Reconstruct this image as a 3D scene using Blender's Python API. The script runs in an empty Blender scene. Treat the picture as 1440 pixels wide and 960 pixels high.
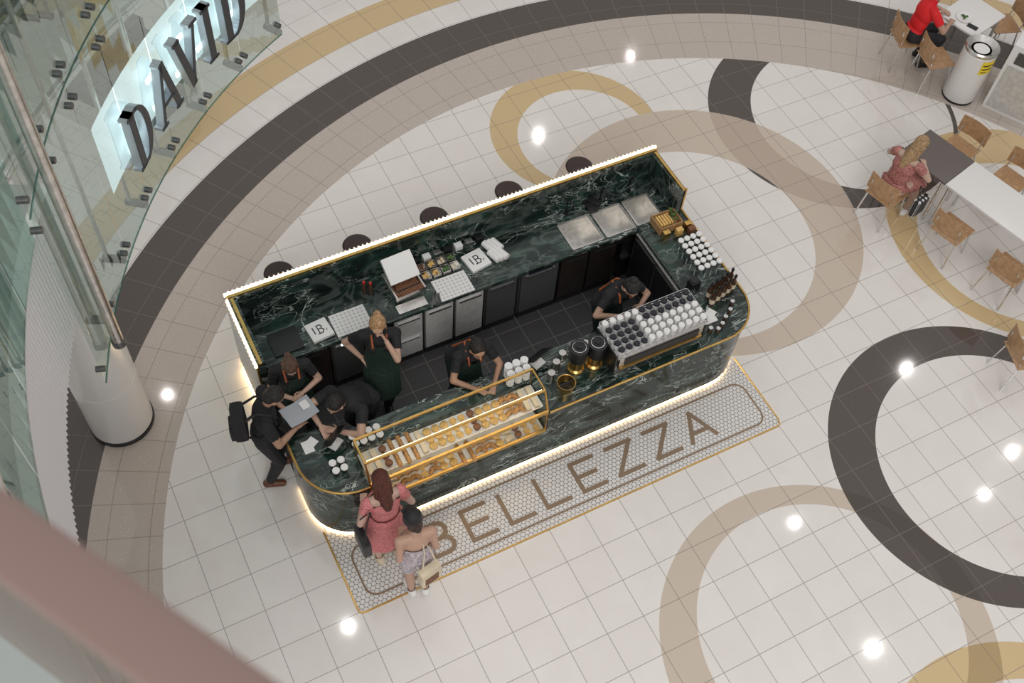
import bpy, bmesh, math, random
import numpy as np
from mathutils import Vector, Matrix, Quaternion
random.seed(7)
V=Vector; pi=math.pi
COL=bpy.context.scene.collection
bpy.context.scene.view_settings.view_transform='Standard'
# ---------------------------------------------------------------- materials
def nodes(name):
    m=bpy.data.materials.new(name); m.use_nodes=True; nt=m.node_tree
    return m,nt,nt.nodes['Principled BSDF']
def mat(name,c,rough=.5,metal=0,emit=0,coat=0,var=.0,vs=8,bump=0,bs=14):
    m,nt,b=nodes(name)
    b.inputs['Base Color'].default_value=(*c,1); b.inputs['Roughness'].default_value=rough
    b.inputs['Metallic'].default_value=metal
    if emit: b.inputs['Emission Color'].default_value=(*c,1); b.inputs['Emission Strength'].default_value=emit
    if coat: b.inputs['Coat Weight'].default_value=coat; b.inputs['Coat Roughness'].default_value=.08
    if var:
        tc=nt.nodes.new('ShaderNodeTexCoord'); n=nt.nodes.new('ShaderNodeTexNoise'); n.inputs['Scale'].default_value=vs; n.inputs['Detail'].default_value=5
        nt.links.new(tc.outputs['Object'],n.inputs['Vector'])
        r=nt.nodes.new('ShaderNodeValToRGB'); r.color_ramp.elements[0].position=.3; r.color_ramp.elements[1].position=.7
        r.color_ramp.elements[0].color=(*[max(0,x*(1-var)) for x in c],1); r.color_ramp.elements[1].color=(*[min(1,x*(1+var)) for x in c],1)
        nt.links.new(n.outputs['Fac'],r.inputs['Fac']); nt.links.new(r.outputs['Color'],b.inputs['Base Color'])
    if bump:
        tc=nt.nodes.new('ShaderNodeTexCoord'); n=nt.nodes.new('ShaderNodeTexNoise'); n.inputs['Scale'].default_value=bs; n.inputs['Detail'].default_value=3; n.inputs['Distortion'].default_value=1
        nt.links.new(tc.outputs['Object'],n.inputs['Vector']); bp=nt.nodes.new('ShaderNodeBump'); bp.inputs['Strength'].default_value=bump; bp.inputs['Distance'].default_value=.03
        nt.links.new(n.outputs['Fac'],bp.inputs['Height']); nt.links.new(bp.outputs[0],b.inputs['Normal'])
    return m
class G:
    def __init__(s,nt): s.nt=nt
    def m(s,op,a,b=None,c=None):
        n=s.nt.nodes.new('ShaderNodeMath'); n.operation=op
        for i,x in enumerate((a,b,c)):
            if x is None: continue
            if isinstance(x,(int,float)): n.inputs[i].default_value=x
            else: s.nt.links.new(x,n.inputs[i])
        return n.outputs[0]
    def dist(s,vec,c):
        n=s.nt.nodes.new('ShaderNodeVectorMath'); n.operation='DISTANCE'
        s.nt.links.new(vec,n.inputs[0]); n.inputs[1].default_value=c; return n.outputs['Value']
    def mix(s,f,a,b):
        n=s.nt.nodes.new('ShaderNodeMix'); n.data_type='RGBA'
        for i,x in ((0,f),(6,a),(7,b)):
            if isinstance(x,(int,float)): n.inputs[i].default_value=x
            elif isinstance(x,tuple): n.inputs[i].default_value=(*x,1)
            else: s.nt.links.new(x,n.inputs[i])
        return n.outputs[2]
    def grid(s,u,sz,w):
        f=s.m('FRACT',s.m('DIVIDE',u,sz)); return s.m('GREATER_THAN',s.m('ABSOLUTE',s.m('SUBTRACT',f,.5)),.5-w/sz)
    def noise(s,vec,scale,detail=4,dist=0):
        n=s.nt.nodes.new('ShaderNodeTexNoise'); n.inputs['Scale'].default_value=scale; n.inputs['Detail'].default_value=detail; n.inputs['Distortion'].default_value=dist
        s.nt.links.new(vec,n.inputs['Vector']); return n.outputs['Fac']
    def ramp(s,f,stops):
        n=s.nt.nodes.new('ShaderNodeValToRGB'); e=n.color_ramp.elements
        while len(e)<len(stops): e.new(.5)
        for i,(p,c) in enumerate(stops): e[i].position=p; e[i].color=(*c,1)
        s.nt.links.new(f,n.inputs['Fac']); return n.outputs['Color']
def floor_mat():
    m,nt,b=nodes('floor tiles'); g=G(nt)
    tc=nt.nodes.new('ShaderNodeTexCoord'); P=tc.outputs['Object']
    sp=nt.nodes.new('ShaderNodeSeparateXYZ'); nt.links.new(P,sp.inputs[0]); x,y=sp.outputs[0],sp.outputs[1]
    inn=g.m('LESS_THAN',g.dist(P,(4.81,-.65,0)),6.7)
    rr=g.dist(P,(5.06,-.86,0)); ang=g.m('ARCTAN2',g.m('SUBTRACT',y,-.86),g.m('SUBTRACT',x,5.06)); TS=.42
    line1=g.m('MAXIMUM',g.grid(x,TS,.004),g.grid(y,TS,.004))
    line2=g.m('MAXIMUM',g.grid(rr,.42,.0035),g.grid(ang,.0515,.0005))
    line=g.mix(inn,line2,line1)
    wn=nt.nodes.new('ShaderNodeTexWhiteNoise'); wn.noise_dimensions='2D'
    cb=nt.nodes.new('ShaderNodeCombineXYZ'); nt.links.new(g.m('FLOOR',g.m('DIVIDE',x,TS)),cb.inputs[0]); nt.links.new(g.m('FLOOR',g.m('DIVIDE',y,TS)),cb.inputs[1])
    nt.links.new(cb.outputs[0],wn.inputs[0])
    cloud=g.noise(P,3,5,.4)
    base=g.mix(cloud,(.73,.69,.655),(.81,.78,.75))
    base=g.mix(g.m('MULTIPLY',wn.outputs[0],.25),base,(.67,.62,.58))
    spk=g.m('GREATER_THAN',g.noise(P,60,2),.66)
    band=g.mix(spk,(.50,.435,.385),(.68,.64,.61))
    DARK=g.mix(spk,(.090,.073,.063),(.125,.104,.09)); YEL=(.61,.455,.25); BEI=(.57,.48,.395)
    col=g.mix(g.m('LESS_THAN',rr,7.76),base,band)
    def ring(o,i):
        a=g.m('LESS_THAN',g.dist(P,(o[0],o[1],0)),o[2]); c=g.m('GREATER_THAN',g.dist(P,(i[0],i[1],0)),i[2]); return g.m('MULTIPLY',a,c)
    col=g.mix(ring((5.06,-.86,8.38),(5.06,-.86,7.76)),col,DARK)
    col=g.mix(ring((5.1,-.7,9.18),(5.06,-.86,8.82)),col,YEL)
    c2=base
    R1=ring((5.15,4.96,1.15),(5.2,4.81,.89)); R2=ring((5.88,2.85,2.02),(5.61,2.66,1.52)); R3=ring((8.61,3.81,1.74),(8.85,3.69,1.41))
    R4=ring((6.95,-1.34,1.77),(7.07,-1.44,1.39)); R5=ring((4.09,-2.29,1.72),(4.18,-2.2,1.37)); R6=ring((4.97,-4.61,1.69),(5.0,-4.72,1.4)); R7=ring((9.66,1.07,1.78),(9.5,.93,1.33))
    c2=g.mix(R1,c2,YEL); c2=g.mix(R7,c2,YEL); c2=g.mix(R3,c2,DARK); c2=g.mix(R2,c2,BEI); c2=g.mix(g.m('MULTIPLY',R2,R3),c2,(.47,.38,.31))
    c2=g.mix(R5,c2,BEI); c2=g.mix(R6,c2,YEL); c2=g.mix(g.m('MULTIPLY',R5,R6),c2,(.42,.30,.15)); c2=g.mix(R4,c2,DARK); c2=g.mix(g.m('MULTIPLY',R4,R5),c2,(.075,.06,.05))
    col=g.mix(inn,col,c2)
    col=g.mix(line,col,g.mix(.35,(.20,.17,.15),col))
    nt.links.new(col,b.inputs['Base Color'])
    b.inputs['Roughness'].default_value=.06; b.inputs['Specular IOR Level'].default_value=.5
    return m
def marble():
    m,nt,b=nodes('green marble'); g=G(nt); tc=nt.nodes.new('ShaderNodeTexCoord'); mp=nt.nodes.new('ShaderNodeMapping'); nt.links.new(tc.outputs['Object'],mp.inputs[0]); mp.inputs['Rotation'].default_value=(.3,.2,.6); mp.inputs['Scale'].default_value=(.8,1.9,1.4); P=mp.outputs[0]
    base=g.ramp(g.noise(P,1.9,12,1.6),[(.33,(.004,.008,.0065)),(.52,(.009,.022,.017)),(.64,(.018,.046,.036)),(.80,(.04,.094,.077))])
    def vein(sc,w,dist,k):
        n=g.noise(P,sc,12,dist); a=g.m('ABSOLUTE',g.m('SUBTRACT',n,k)); return g.m('SUBTRACT',1,g.m('MINIMUM',g.m('DIVIDE',a,w),1))
    brk=g.m('MULTIPLY',g.m('MAXIMUM',g.m('SUBTRACT',g.noise(P,1.6,4),.42),0),7)
    brk=g.m('MINIMUM',brk,1)
    v=g.m('MULTIPLY',g.m('MULTIPLY',vein(1.0,.010,2.6,.5),brk),.95); v2=g.m('MULTIPLY',g.m('MULTIPLY',vein(2.3,.012,2.0,.55),brk),.6); v3=g.m('MULTIPLY',vein(1.4,.06,2.4,.45),.10)
    col=g.mix(g.m('MAXIMUM',g.m('MAXIMUM',v,v2),v3),base,(.58,.65,.61)); nt.links.new(col,b.inputs['Base Color'])
    b.inputs['Roughness'].default_value=.14
    return m
def mosaic():
    m,nt,b=nodes('white penny mosaic'); g=G(nt); tc=nt.nodes.new('ShaderNodeTexCoord'); P=tc.outputs['Object']
    sp=nt.nodes.new('ShaderNodeSeparateXYZ'); nt.links.new(P,sp.inputs[0]); x,y=sp.outputs[0],sp.outputs[1]; s=.05; h=s*1.732
    def d(ox,oy):
        fx=g.m('MULTIPLY',g.m('SUBTRACT',g.m('FRACT',g.m('ADD',g.m('DIVIDE',x,s),ox)),.5),s)
        fy=g.m('MULTIPLY',g.m('SUBTRACT',g.m('FRACT',g.m('ADD',g.m('DIVIDE',y,h),oy)),.5),h)
        return g.m('SQRT',g.m('ADD',g.m('MULTIPLY',fx,fx),g.m('MULTIPLY',fy,fy)))
    dd=g.m('MINIMUM',d(0,0),d(.5,.5))
    col=g.mix(g.m('GREATER_THAN',dd,.0225),g.mix(g.noise(P,20,2),(.68,.655,.63),(.76,.74,.72)),(.28,.25,.23))
    nt.links.new(col,b.inputs['Base Color']); b.inputs['Roughness'].default_value=.25; return m
def tilemat(name,c,l,sz,rough=.4):
    m,nt,b=nodes(name); g=G(nt); tc=nt.nodes.new('ShaderNodeTexCoord'); P=tc.outputs['Object']
    sp=nt.nodes.new('ShaderNodeSeparateXYZ'); nt.links.new(P,sp.inputs[0])
    ln=g.m('MAXIMUM',g.grid(sp.outputs[0],sz,.005),g.grid(sp.outputs[1],sz,.005))
    nt.links.new(g.mix(ln,g.mix(g.noise(P,5,4),c,tuple(v*1.3 for v in c)),l),b.inputs['Base Color']); b.inputs['Roughness'].default_value=rough; return m
def dots(name,c,dc,sz):
    m,nt,b=nodes(name); g=G(nt); tc=nt.nodes.new('ShaderNodeTexCoord'); sp=nt.nodes.new('ShaderNodeSeparateXYZ'); nt.links.new(tc.outputs['Object'],sp.inputs[0])
    f=lambda o:g.m('SUBTRACT',g.m('FRACT',g.m('DIVIDE',o,sz)),.5)
    a,c2=f(sp.outputs[0]),f(sp.outputs[1]); d=g.m('SQRT',g.m('ADD',g.m('MULTIPLY',a,a),g.m('MULTIPLY',c2,c2)))
    nt.links.new(g.mix(g.m('LESS_THAN',d,.3),c,dc),b.inputs['Base Color']); return m
def glass(name,c,refl=.12,fac=.9,gc=(.6,.72,.70)):
    m=bpy.data.materials.new(name); m.use_nodes=True; nt=m.node_tree; nt.nodes.clear()
    t=nt.nodes.new('ShaderNodeBsdfTransparent'); t.inputs[0].default_value=(*c,1)
    gl=nt.nodes.new('ShaderNodeBsdfGlossy'); gl.inputs['Roughness'].default_value=.03; gl.inputs['Color'].default_value=(*gc,1)
    fr=nt.nodes.new('ShaderNodeFresnel'); fr.inputs[0].default_value=1.5
    mx=nt.nodes.new('ShaderNodeMixShader'); o=nt.nodes.new('ShaderNodeOutputMaterial')
    a=nt.nodes.new('ShaderNodeMath'); a.operation='MULTIPLY_ADD'; a.inputs[1].default_value=fac; a.inputs[2].default_value=refl
    nt.links.new(fr.outputs[0],a.inputs[0]); nt.links.new(a.outputs[0],mx.inputs[0]); nt.links.new(t.outputs[0],mx.inputs[1]); nt.links.new(gl.outputs[0],mx.inputs[2]); nt.links.new(mx.outputs[0],o.inputs[0]); return m
M=dict(floor=floor_mat(),marble=marble(),mosaic=mosaic(),kfloor=tilemat('dark kiosk tiles',(.050,.048,.049),(.16,.155,.15),.3),
 brass=mat('brass',(.72,.46,.15),.3,1,var=.15),steel=mat('stainless steel',(.64,.62,.59),.3,1,var=.15,vs=15),fridge=mat('brushed fridge steel',(.58,.57,.55),.35,.25,var=.12,vs=15),dsteel=mat('dark steel',(.12,.12,.12),.35,.5),
 black=mat('black',(.010,.010,.011),.4),dwood=mat('dark timber',(.018,.013,.011),.35,var=.3),white=mat('white gloss',(.78,.77,.755),.3),
 paper=mat('white paper',(.76,.75,.74),.6),led=mat('warm led',(1,.74,.42),.5,emit=7),led2=mat('cool led',(.85,.95,1),.5,emit=4),
 column=mat('white column',(.74,.725,.71),.22,coat=.3),ply=mat('tan plywood',(.42,.25,.13),.4,var=.2,vs=20),chrome=mat('chrome',(.7,.7,.7),.18,1),
 inlay=mat('bronze inlay',(.27,.19,.125),.4,.2),tglass=glass('teal glass',(.76,.88,.85),.04,.5,(.7,.78,.76)),cglass=glass('clear glass',(.97,.99,.98),.0,.35),
 deep=glass('deep teal glass',(.50,.66,.62),.08,.6),bglass=glass('smoky balustrade glass',(.80,.76,.73),.08,.6,(.8,.72,.68)),
 letter=mat('charcoal lettering',(.045,.047,.055),.45),lside=mat('silver letter side',(.45,.47,.50),.3,.6),ribs=mat('white ribbed cladding',(.80,.785,.80),.4),rail=mat('rose brown handrail',(.235,.155,.138),.4,.0),
 navy=mat('black cup lid',(.010,.011,.018),.3),bread=mat('baked pastry',(.50,.26,.09),.6,var=.45,vs=30),yellow=mat('golden pastry',(.66,.42,.14),.5,var=.25,vs=30),
 crust=mat('dark baked crust',(.18,.075,.035),.6,var=.3,vs=30),cream=mat('pale cream',(.68,.58,.43),.6,var=.12),green=mat('leaf green',(.06,.13,.03),.6,var=.4,vs=20),
 red=mat('red plastic',(.55,.02,.02),.35),wood=mat('light crate wood',(.36,.21,.09),.6,var=.25,vs=12),amber=mat('amber syrup',(.06,.03,.018),.15,coat=.5),
 ttaupe=mat('taupe laminate',(.13,.105,.095),.35),twhite=mat('white laminate',(.76,.745,.73),.22),
 orange=mat('tan leather strap',(.38,.10,.03),.5),apron=mat('dark green apron',(.014,.034,.024),.7,bump=.5),tee=mat('black cotton',(.012,.012,.014),.8,bump=.7),
 denim=mat('black trousers',(.016,.016,.020),.75,bump=.6),brown=mat('brown leather shoes',(.13,.045,.022),.4),labely=mat('yellow label',(.85,.66,.03),.5))
# ---------------------------------------------------------------- geometry helpers
def BM(): return bmesh.new()
def box(bm,c,s,rz=0,bev=0,R=None):
    T=Matrix.Translation(c)@(R.to_4x4() if R else Matrix.Rotation(rz,4,'Z'))@Matrix.Diagonal((*s,1))
    r=bmesh.ops.create_cube(bm,size=1,matrix=T)
    if bev:
        es=list({e for v in r['verts'] for e in v.link_edges}); bmesh.ops.bevel(bm,geom=es,offset=bev,segments=2,affect='EDGES',profile=.7)
def frame(d):
    d=d.normalized(); return d.to_track_quat('Z','Y').to_matrix()
def cyl(bm,p0,p1,r0,r1=None,n=16):
    p0,p1=V(p0),V(p1); r1=r0 if r1 is None else r1; d=p1-p0
    T=Matrix.Translation((p0+p1)/2)@frame(d).to_4x4(); bmesh.ops.create_cone(bm,cap_ends=True,segments=n,radius1=r0,radius2=r1,depth=d.length,matrix=T)
def lathe(bm,prof,c=(0,0,0),n=20,R=None,cap=True):
    c=V(c); rings=[]
    for r,z in prof:
        ring=[]
        for i in range(n):
            a=2*pi*i/n; p=V((r*math.cos(a),r*math.sin(a),z)); p=(R@p if R else p)+c; ring.append(bm.verts.new(p))
        rings.append(ring)
    for a,b in zip(rings,rings[1:]):
        for i in range(n): bm.faces.new((a[i],a[(i+1)%n],b[(i+1)%n],b[i]))
    if cap: bm.faces.new(rings[0][::-1]); bm.faces.new(rings[-1])
def capsule(bm,p0,p1,r0,r1,n=10,flat=1):
    p0,p1=V(p0),V(p1); d=p1-p0; L=d.length
    if L<1e-5: d=V((0,0,1)); L=1e-5
    pr=[(max(r0*math.cos(a),1e-4),r0*math.sin(a)) for a in [-pi/2+.05,-pi/3,-pi/6,0]]+[(max(r1*math.cos(a),1e-4),L+r1*math.sin(a)) for a in [0,pi/6,pi/3,pi/2-.05]]
    lathe(bm,pr,p0,n,frame(d))
def ell(bm,c,r,R=None,seg=14):
    T=Matrix.Translation(c)@(R.to_4x4() if R else Matrix.Identity(4))@Matrix.Diagonal((*r,1)); bmesh.ops.create_uvsphere(bm,u_segments=seg,v_segments=max(6,seg//2+2),radius=1,matrix=T)
def prism(bm,poly,z0,z1):
    a=[bm.verts.new((x,y,z0)) for x,y in poly]; b=[bm.verts.new((x,y,z1)) for x,y in poly]; n=len(poly)
    bm.faces.new(a[::-1]); bm.faces.new(b)
    for i in range(n): bm.faces.new((a[i],a[(i+1)%n],b[(i+1)%n],b[i]))
def sweep(bm,pts,r,n=8,closed=False):
    pts=[V(p) for p in pts]; rings=[]
    for i,p in enumerate(pts):
        a=pts[i-1] if (i or closed) else p; b=pts[(i+1)%len(pts)] if (i<len(pts)-1 or closed) else p
        R=frame(b-a); rings.append([bm.verts.new(p+R@V((r*math.cos(2*pi*k/n),r*math.sin(2*pi*k/n),0))) for k in range(n)])
    for a,b in zip(rings,rings[1:]+([rings[0]] if closed else [])):
        for i in range(n): bm.faces.new((a[i],a[(i+1)%n],b[(i+1)%n],b[i]))
    if not closed: bm.faces.new(rings[0][::-1]); bm.faces.new(rings[-1])
def mesh_obj(name,bm,material,parent=None,loc=(0,0,0),rz=0,smooth=True,R=None,**pr):
    bmesh.ops.recalc_face_normals(bm,faces=bm.faces)
    me=bpy.data.meshes.new(name); bm.to_mesh(me); bm.free(); return place(name,me,material,parent,loc,rz,smooth,R,**pr)
def place(name,me,material,parent=None,loc=(0,0,0),rz=0,smooth=True,R=None,**pr):
    if material: me.materials.append(material)
    if smooth:
        me.polygons.foreach_set('use_smooth',[True]*len(me.polygons)); me.set_sharp_from_angle(angle=math.radians(35))
    o=bpy.data.objects.new(name,me); COL.objects.link(o); o.location=loc; o.rotation_euler=(R.to_euler() if R else (0,0,rz))
    if parent: o.parent=parent
    for k,v in pr.items(): o[k]=v
    return o
def root(name,label,cat,loc=(0,0,0),rz=0,group=None,R=None):
    o=bpy.data.objects.new(name,None); COL.objects.link(o); o.location=loc; o.rotation_euler=(R.to_euler() if R else (0,0,rz)); o.empty_display_size=.1
    o['label']=label; o['category']=cat
    if group: o['group']=group
    return o
def dup(o,loc,rz=None,parent=None,**pr):
    c=o.copy(); COL.objects.link(c)
    if parent is not None: c.parent=parent
    else: c.location=loc
    if rz is not None: c.rotation_euler=(0,0,rz)
    for ch in o.children: dup(ch,None,None,c)
    for k,v in pr.items(): c[k]=v
    return c
def P(name,fn,material,parent,**k):
    bm=BM(); fn(bm); return mesh_obj(name,bm,material,parent,**k)
# ---------------------------------------------------------------- camera
CX=V((.890,-.4522,.0587)); CB=V((-.2974,-.4781,.8267)).normalized(); CX=(CX-CX.dot(CB)*CB).normalized(); CU=CB.cross(CX)
cd=bpy.data.cameras.new('camera'); cam=bpy.data.objects.new('camera',cd); COL.objects.link(cam)
Mx=Matrix((CX,CU,CB)).transposed().to_4x4(); Mx.translation=V((-.991,-3.875,10.60)); cam.matrix_world=Mx
cd.sensor_width=36; cd.lens=36*1550/1440; cd.clip_start=.05; cd.clip_end=200
cd.dof.use_dof=True; cd.dof.focus_distance=11.8; cd.dof.aperture_fstop=2.8
bpy.context.scene.camera=cam
# ---------------------------------------------------------------- light
w=bpy.data.worlds.new('world'); bpy.context.scene.world=w; w.use_nodes=True; nt=w.node_tree; g=G(nt)
tc=nt.nodes.new('ShaderNodeTexCoord'); sp=nt.nodes.new('ShaderNodeSeparateXYZ'); nt.links.new(tc.outputs['Generated'],sp.inputs[0])
cw=g.ramp(sp.outputs[2],[(.0,(.50,.48,.46)),(.45,(.41,.40,.385)),(.75,(.80,.785,.77)),(1,(1,.985,.97))]); nt.links.new(cw,nt.nodes['Background'].inputs[0])
nt.nodes['Background'].inputs[1].default_value=.80
for i,(x,y) in enumerate([(11.57,16.04),(16.5,4.71),(15.95,.95),(17.4,1.57),(11.08,-.93),(.84,4.57),(-.92,11.9),(15.9,17.97),(11.25,2.35)]):
    l=bpy.data.lights.new('downlight','SPOT'); l.energy=(90,90,35,50,100,75,50,40,35)[i]; l.shadow_soft_size=.045; l.color=(1,.97,.93); l.spot_size=2.6; l.spot_blend=.6
    o=bpy.data.objects.new('downlight',l); COL.objects.link(o); o.location=(x,y,13)
a=bpy.data.lights.new('soft_fill','AREA'); a.shape='DISK'; a.size=12; a.energy=2300; a.color=(1,.98,.965)  # added soft fill disk, unseen behind the camera, brightens the kiosk front
o=bpy.data.objects.new('soft_fill',a); COL.objects.link(o); o.location=(-5,-15,17)
o.rotation_euler=(V((3,1,0))-V((-5,-15,17))).to_track_quat('-Z','Y').to_euler()
# ---------------------------------------------------------------- floor
P('floor',lambda b:box(b,(5,2,-.05),(60,60,.1)),M['floor'],None,smooth=False,kind='structure')
fo=P('floor',lambda b:box(b,(2.25,2.0,.006),(4.6,1.3,.012)),M['kfloor'],None,smooth=False,kind='structure')
# mosaic panel with lettering
mp=root('mosaic_floor_panel','white penny-tile floor panel with bronze lettering beside the kiosk','floor panel',(0,0,0))
P('mosaic_field',lambda b:box(b,(2.53,.45,.003),(5.08,.94,.006),bev=0),M['mosaic'],mp,smooth=False)
def edge(b):
    pts=[(-.02,.95),(-.02,.05)]+[(.03-.05*math.cos(t),.03-.05*math.sin(t)) for t in (0,.5,1,1.57)]+[(5.02+.05*math.sin(t),.03-.05*math.cos(t)) for t in (0,.5,1,1.57)]+[(5.08,.05),(5.08,.95)]
    sweep(b,[(x,y,.004) for x,y in pts],.011,6)
P('brass_edge',edge,M['brass'],mp)
def flatline(b,pts,w,z0=.006,z1=.009,closed=False,ext=.9):
    n=len(pts)
    for i in range(n if closed else n-1):
        p,q=V(pts[i]),V(pts[(i+1)%n]); d=q-p; L=d.length+w*ext; c=(p+q)/2; zt=z1+.0004*(i%3); box(b,(c.x,c.y,(z0+zt)/2),(L,w,zt-z0),math.atan2(d.y,d.x))
def rr(x0,y0,x1,y1,r,n=8):
    out=[]
    for cx,cy,a0 in ((x1-r,y1-r,0),(x0+r,y1-r,pi/2),(x0+r,y0+r,pi),(x1-r,y0+r,1.5*pi)):
        out+=[(cx+r*math.cos(a0+pi/2*i/n),cy+r*math.sin(a0+pi/2*i/n)) for i in range(n+1)]
    return out
P('border_line',lambda b:flatline(b,rr(.13,.09,4.95,.66,.13),.02,closed=True,ext=.2),M['inlay'],mp,smooth=False)
def bl(ch):
    H=.345;W_=.27
    if ch=='E': return [[(W_,0),(0,0),(0,H),(W_,H)],[(0,H/2),(W_*.85,H/2)]]
    if ch=='L': return [[(0,H),(0,0),(W_,0)]]
    if ch=='Z': return [[(0,H),(W_*1.1,H),(0,0),(W_*1.1,0)]]
    if ch=='A': return [[(-.02,0),(W_/2,H),(W_+.02,0)],[(.05,.1),(W_-.05,.1)]]
    if ch=='B':
        o=[(0,0),(0,H),(.14,H)]+[(.14+.085*math.sin(t),H-.085+.085*math.cos(t)) for t in (.5,1,1.57,2.1,2.6)]+[(.14,H/2)]
        o2=[(0,H/2),(.16,H/2)]+[(.16+.085*math.sin(t),.085+.085*math.cos(t)) for t in (.5,1,1.57,2.1,2.6)]+[(.16,0),(0,0)]
        return [o,o2]
for ch,x in zip('BELLEZZA',(.90,1.34,1.78,2.21,2.65,3.10,3.58,4.05)):
    def f(b):
        for k,st in enumerate(bl(ch)): flatline(b,[(x+p[0],.20+p[1]) for p in st],.048,z1=.009+.0015*k)
    P('letter_'+ch.lower(),f,M['inlay'],mp,smooth=False)
# ---------------------------------------------------------------- service counter
arc=lambda cx,cy,r,a0,a1,n=10:[(cx+r*math.cos(a0+(a1-a0)*i/n),cy+r*math.sin(a0+(a1-a0)*i/n)) for i in range(n+1)]
def outer(o=0):
    return [(-.09+o,1.57-o)]+arc(.41,1.24,.5-o,pi,1.5*pi)+arc(4.59,1.24,.5-o,1.5*pi,2*pi)+[(5.09-o,2.5)]
inner=[(4.5,2.5),(4.5,1.42),(.42,1.42),(.25,1.57)]
NX0,NX1,NY=.46,2.42,1.16
def notch(o=0):
    L=[(-.09+o,1.57-o)]+arc(.41,1.24,.5-o,pi,1.5*pi)+[(NX0,.74+o),(NX0,NY),(NX1,NY),(NX1,.74+o)]+arc(4.59,1.24,.5-o,1.5*pi,2*pi)+[(5.09-o,2.5)]
    return L+inner
sc=root('service_counter','dark green marble service counter with rounded ends and brass trim','counter')
def f(b): prism(b,outer(.015)+inner,.1,.6); prism(b,notch(.015),.6,.965)
P('body',f,M['marble'],sc)
P('worktop',lambda b:prism(b,notch(),.965,1.0),M['marble'],sc,smooth=False)
P('plinth',lambda b:prism(b,outer(.12)+inner,0,.1),M['black'],sc,smooth=False)
P('brass_trim',lambda b:sweep(b,[(x,y,1.004) for x,y in [(-.09,1.57)]+arc(.41,1.24,.5,pi,1.5*pi)+[(NX0,.74)]],.013),M['brass'],sc)
P('brass_trim',lambda b:sweep(b,[(x,y,1.004) for x,y in [(NX1,.74)]+arc(4.59,1.24,.5,1.5*pi,2*pi)+[(5.09,2.5)]],.013),M['brass'],sc)
P('light_strip',lambda b:sweep(b,[(x,y,.022) for x,y in outer(.036)],.010,6),M['led'],sc)
# partition (back screen with wings)
pt=root('counter_partition','tall green marble screen with a glowing ribbed top edge behind the worktop','partition')
def f(b): box(b,(2.525,3.215,.65),(5.19,.07,1.28)); box(b,(-.03,2.74,.65),(.08,.86,1.28)); box(b,(5.08,2.86,.65),(.08,.62,1.28))
P('marble_panel',f,M['marble'],pt,smooth=False)
def f(b):
    box(b,(2.525,3.215,1.3),(5.21,.03,.02)); box(b,(-.035,2.74,1.3),(.03,.88,.02)); box(b,(5.085,2.86,1.3),(.03,.64,.02))
    box(b,(-.075,2.305,.65),(.02,.02,1.3)); box(b,(5.125,2.55,.65),(.02,.02,1.3))
P('brass_cap',f,M['brass'],pt,smooth=False)
def f(b):
    box(b,(2.525,3.262,1.29),(5.24,.022,.035)); box(b,(-.086,2.74,1.29),(.022,.9,.035)); 
    box(b,(-.086,2.74,.04),(.028,.9,.05)); box(b,(2.525,3.262,.04),(5.24,.02,.04))
P('light_strip',f,M['led'],pt,smooth=False)
def f(b):
    for i in range(104): box(b,(-.04+i*.05,3.285,1.30),(.016,.014,.03))
    for i in range(18): box(b,(-.098,2.32+i*.052,.68),(.012,.02,1.15))
P('rib',f,M['white'],pt,smooth=False,kind='stuff')
# back worktop with sinks
bw=root('back_worktop','polished green marble worktop with three inset steel sinks','worktop')
xs=[0.015,3.70,4.10,4.15,4.52,4.56,4.90,5.035]; ys=[2.5,2.56,2.95,3.175]
def f(b):
    for i in range(7):
        for j in range(3):
            if j==1 and i in (1,3,5): continue
            box(b,((xs[i]+xs[i+1])/2,(ys[j]+ys[j+1])/2,.88),(xs[i+1]-xs[i],ys[j+1]-ys[j],.04))
P('marble_top',f,M['marble'],bw,smooth=False)
for i in (1,3,5):
    x0,x1=xs[i],xs[i+1]
    def f(b):
        y0,y1=ys[1],ys[2]; cx,cy=(x0+x1)/2,(y0+y1)/2; t=.012
        box(b,(cx,cy,.70),(x1-x0,y1-y0,t)); box(b,(x0+t/2,cy,.80),(t,y1-y0,.2)); box(b,(x1-t/2,cy,.80),(t,y1-y0,.2)); box(b,(cx,y0+t/2,.80),(x1-x0,t,.2)); box(b,(cx,y1-t/2,.80),(x1-x0,t,.2))
        sweep(b,[(x,y,.902) for x,y in rr(x0-.004,y0-.004,x1+.004,y1+.004,.02,3)],.009,6,True); cyl(b,(cx,cy,.705),(cx,cy,.712),.03)
    P('sink_basin',f,M['steel'],bw)
# faucets
fr=root('faucet','matt black gooseneck tap over the sinks','faucet',(3.88,3.07,.9),group='black taps over the sinks')
P('spout',lambda b:sweep(b,[(0,0,0),(0,0,.2),(0,-.02,.26),(0,-.07,.29),(0,-.12,.27),(0,-.14,.21)],.013,8),M['black'],fr)
P('base',lambda b:cyl(b,(0,0,0),(0,0,.03),.028),M['black'],fr); P('handle',lambda b:cyl(b,(.01,0,.06),(.07,0,.08),.007),M['black'],fr)
dup(fr,(4.33,3.07,.9)); dup(fr,(4.72,3.07,.9))
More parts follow.
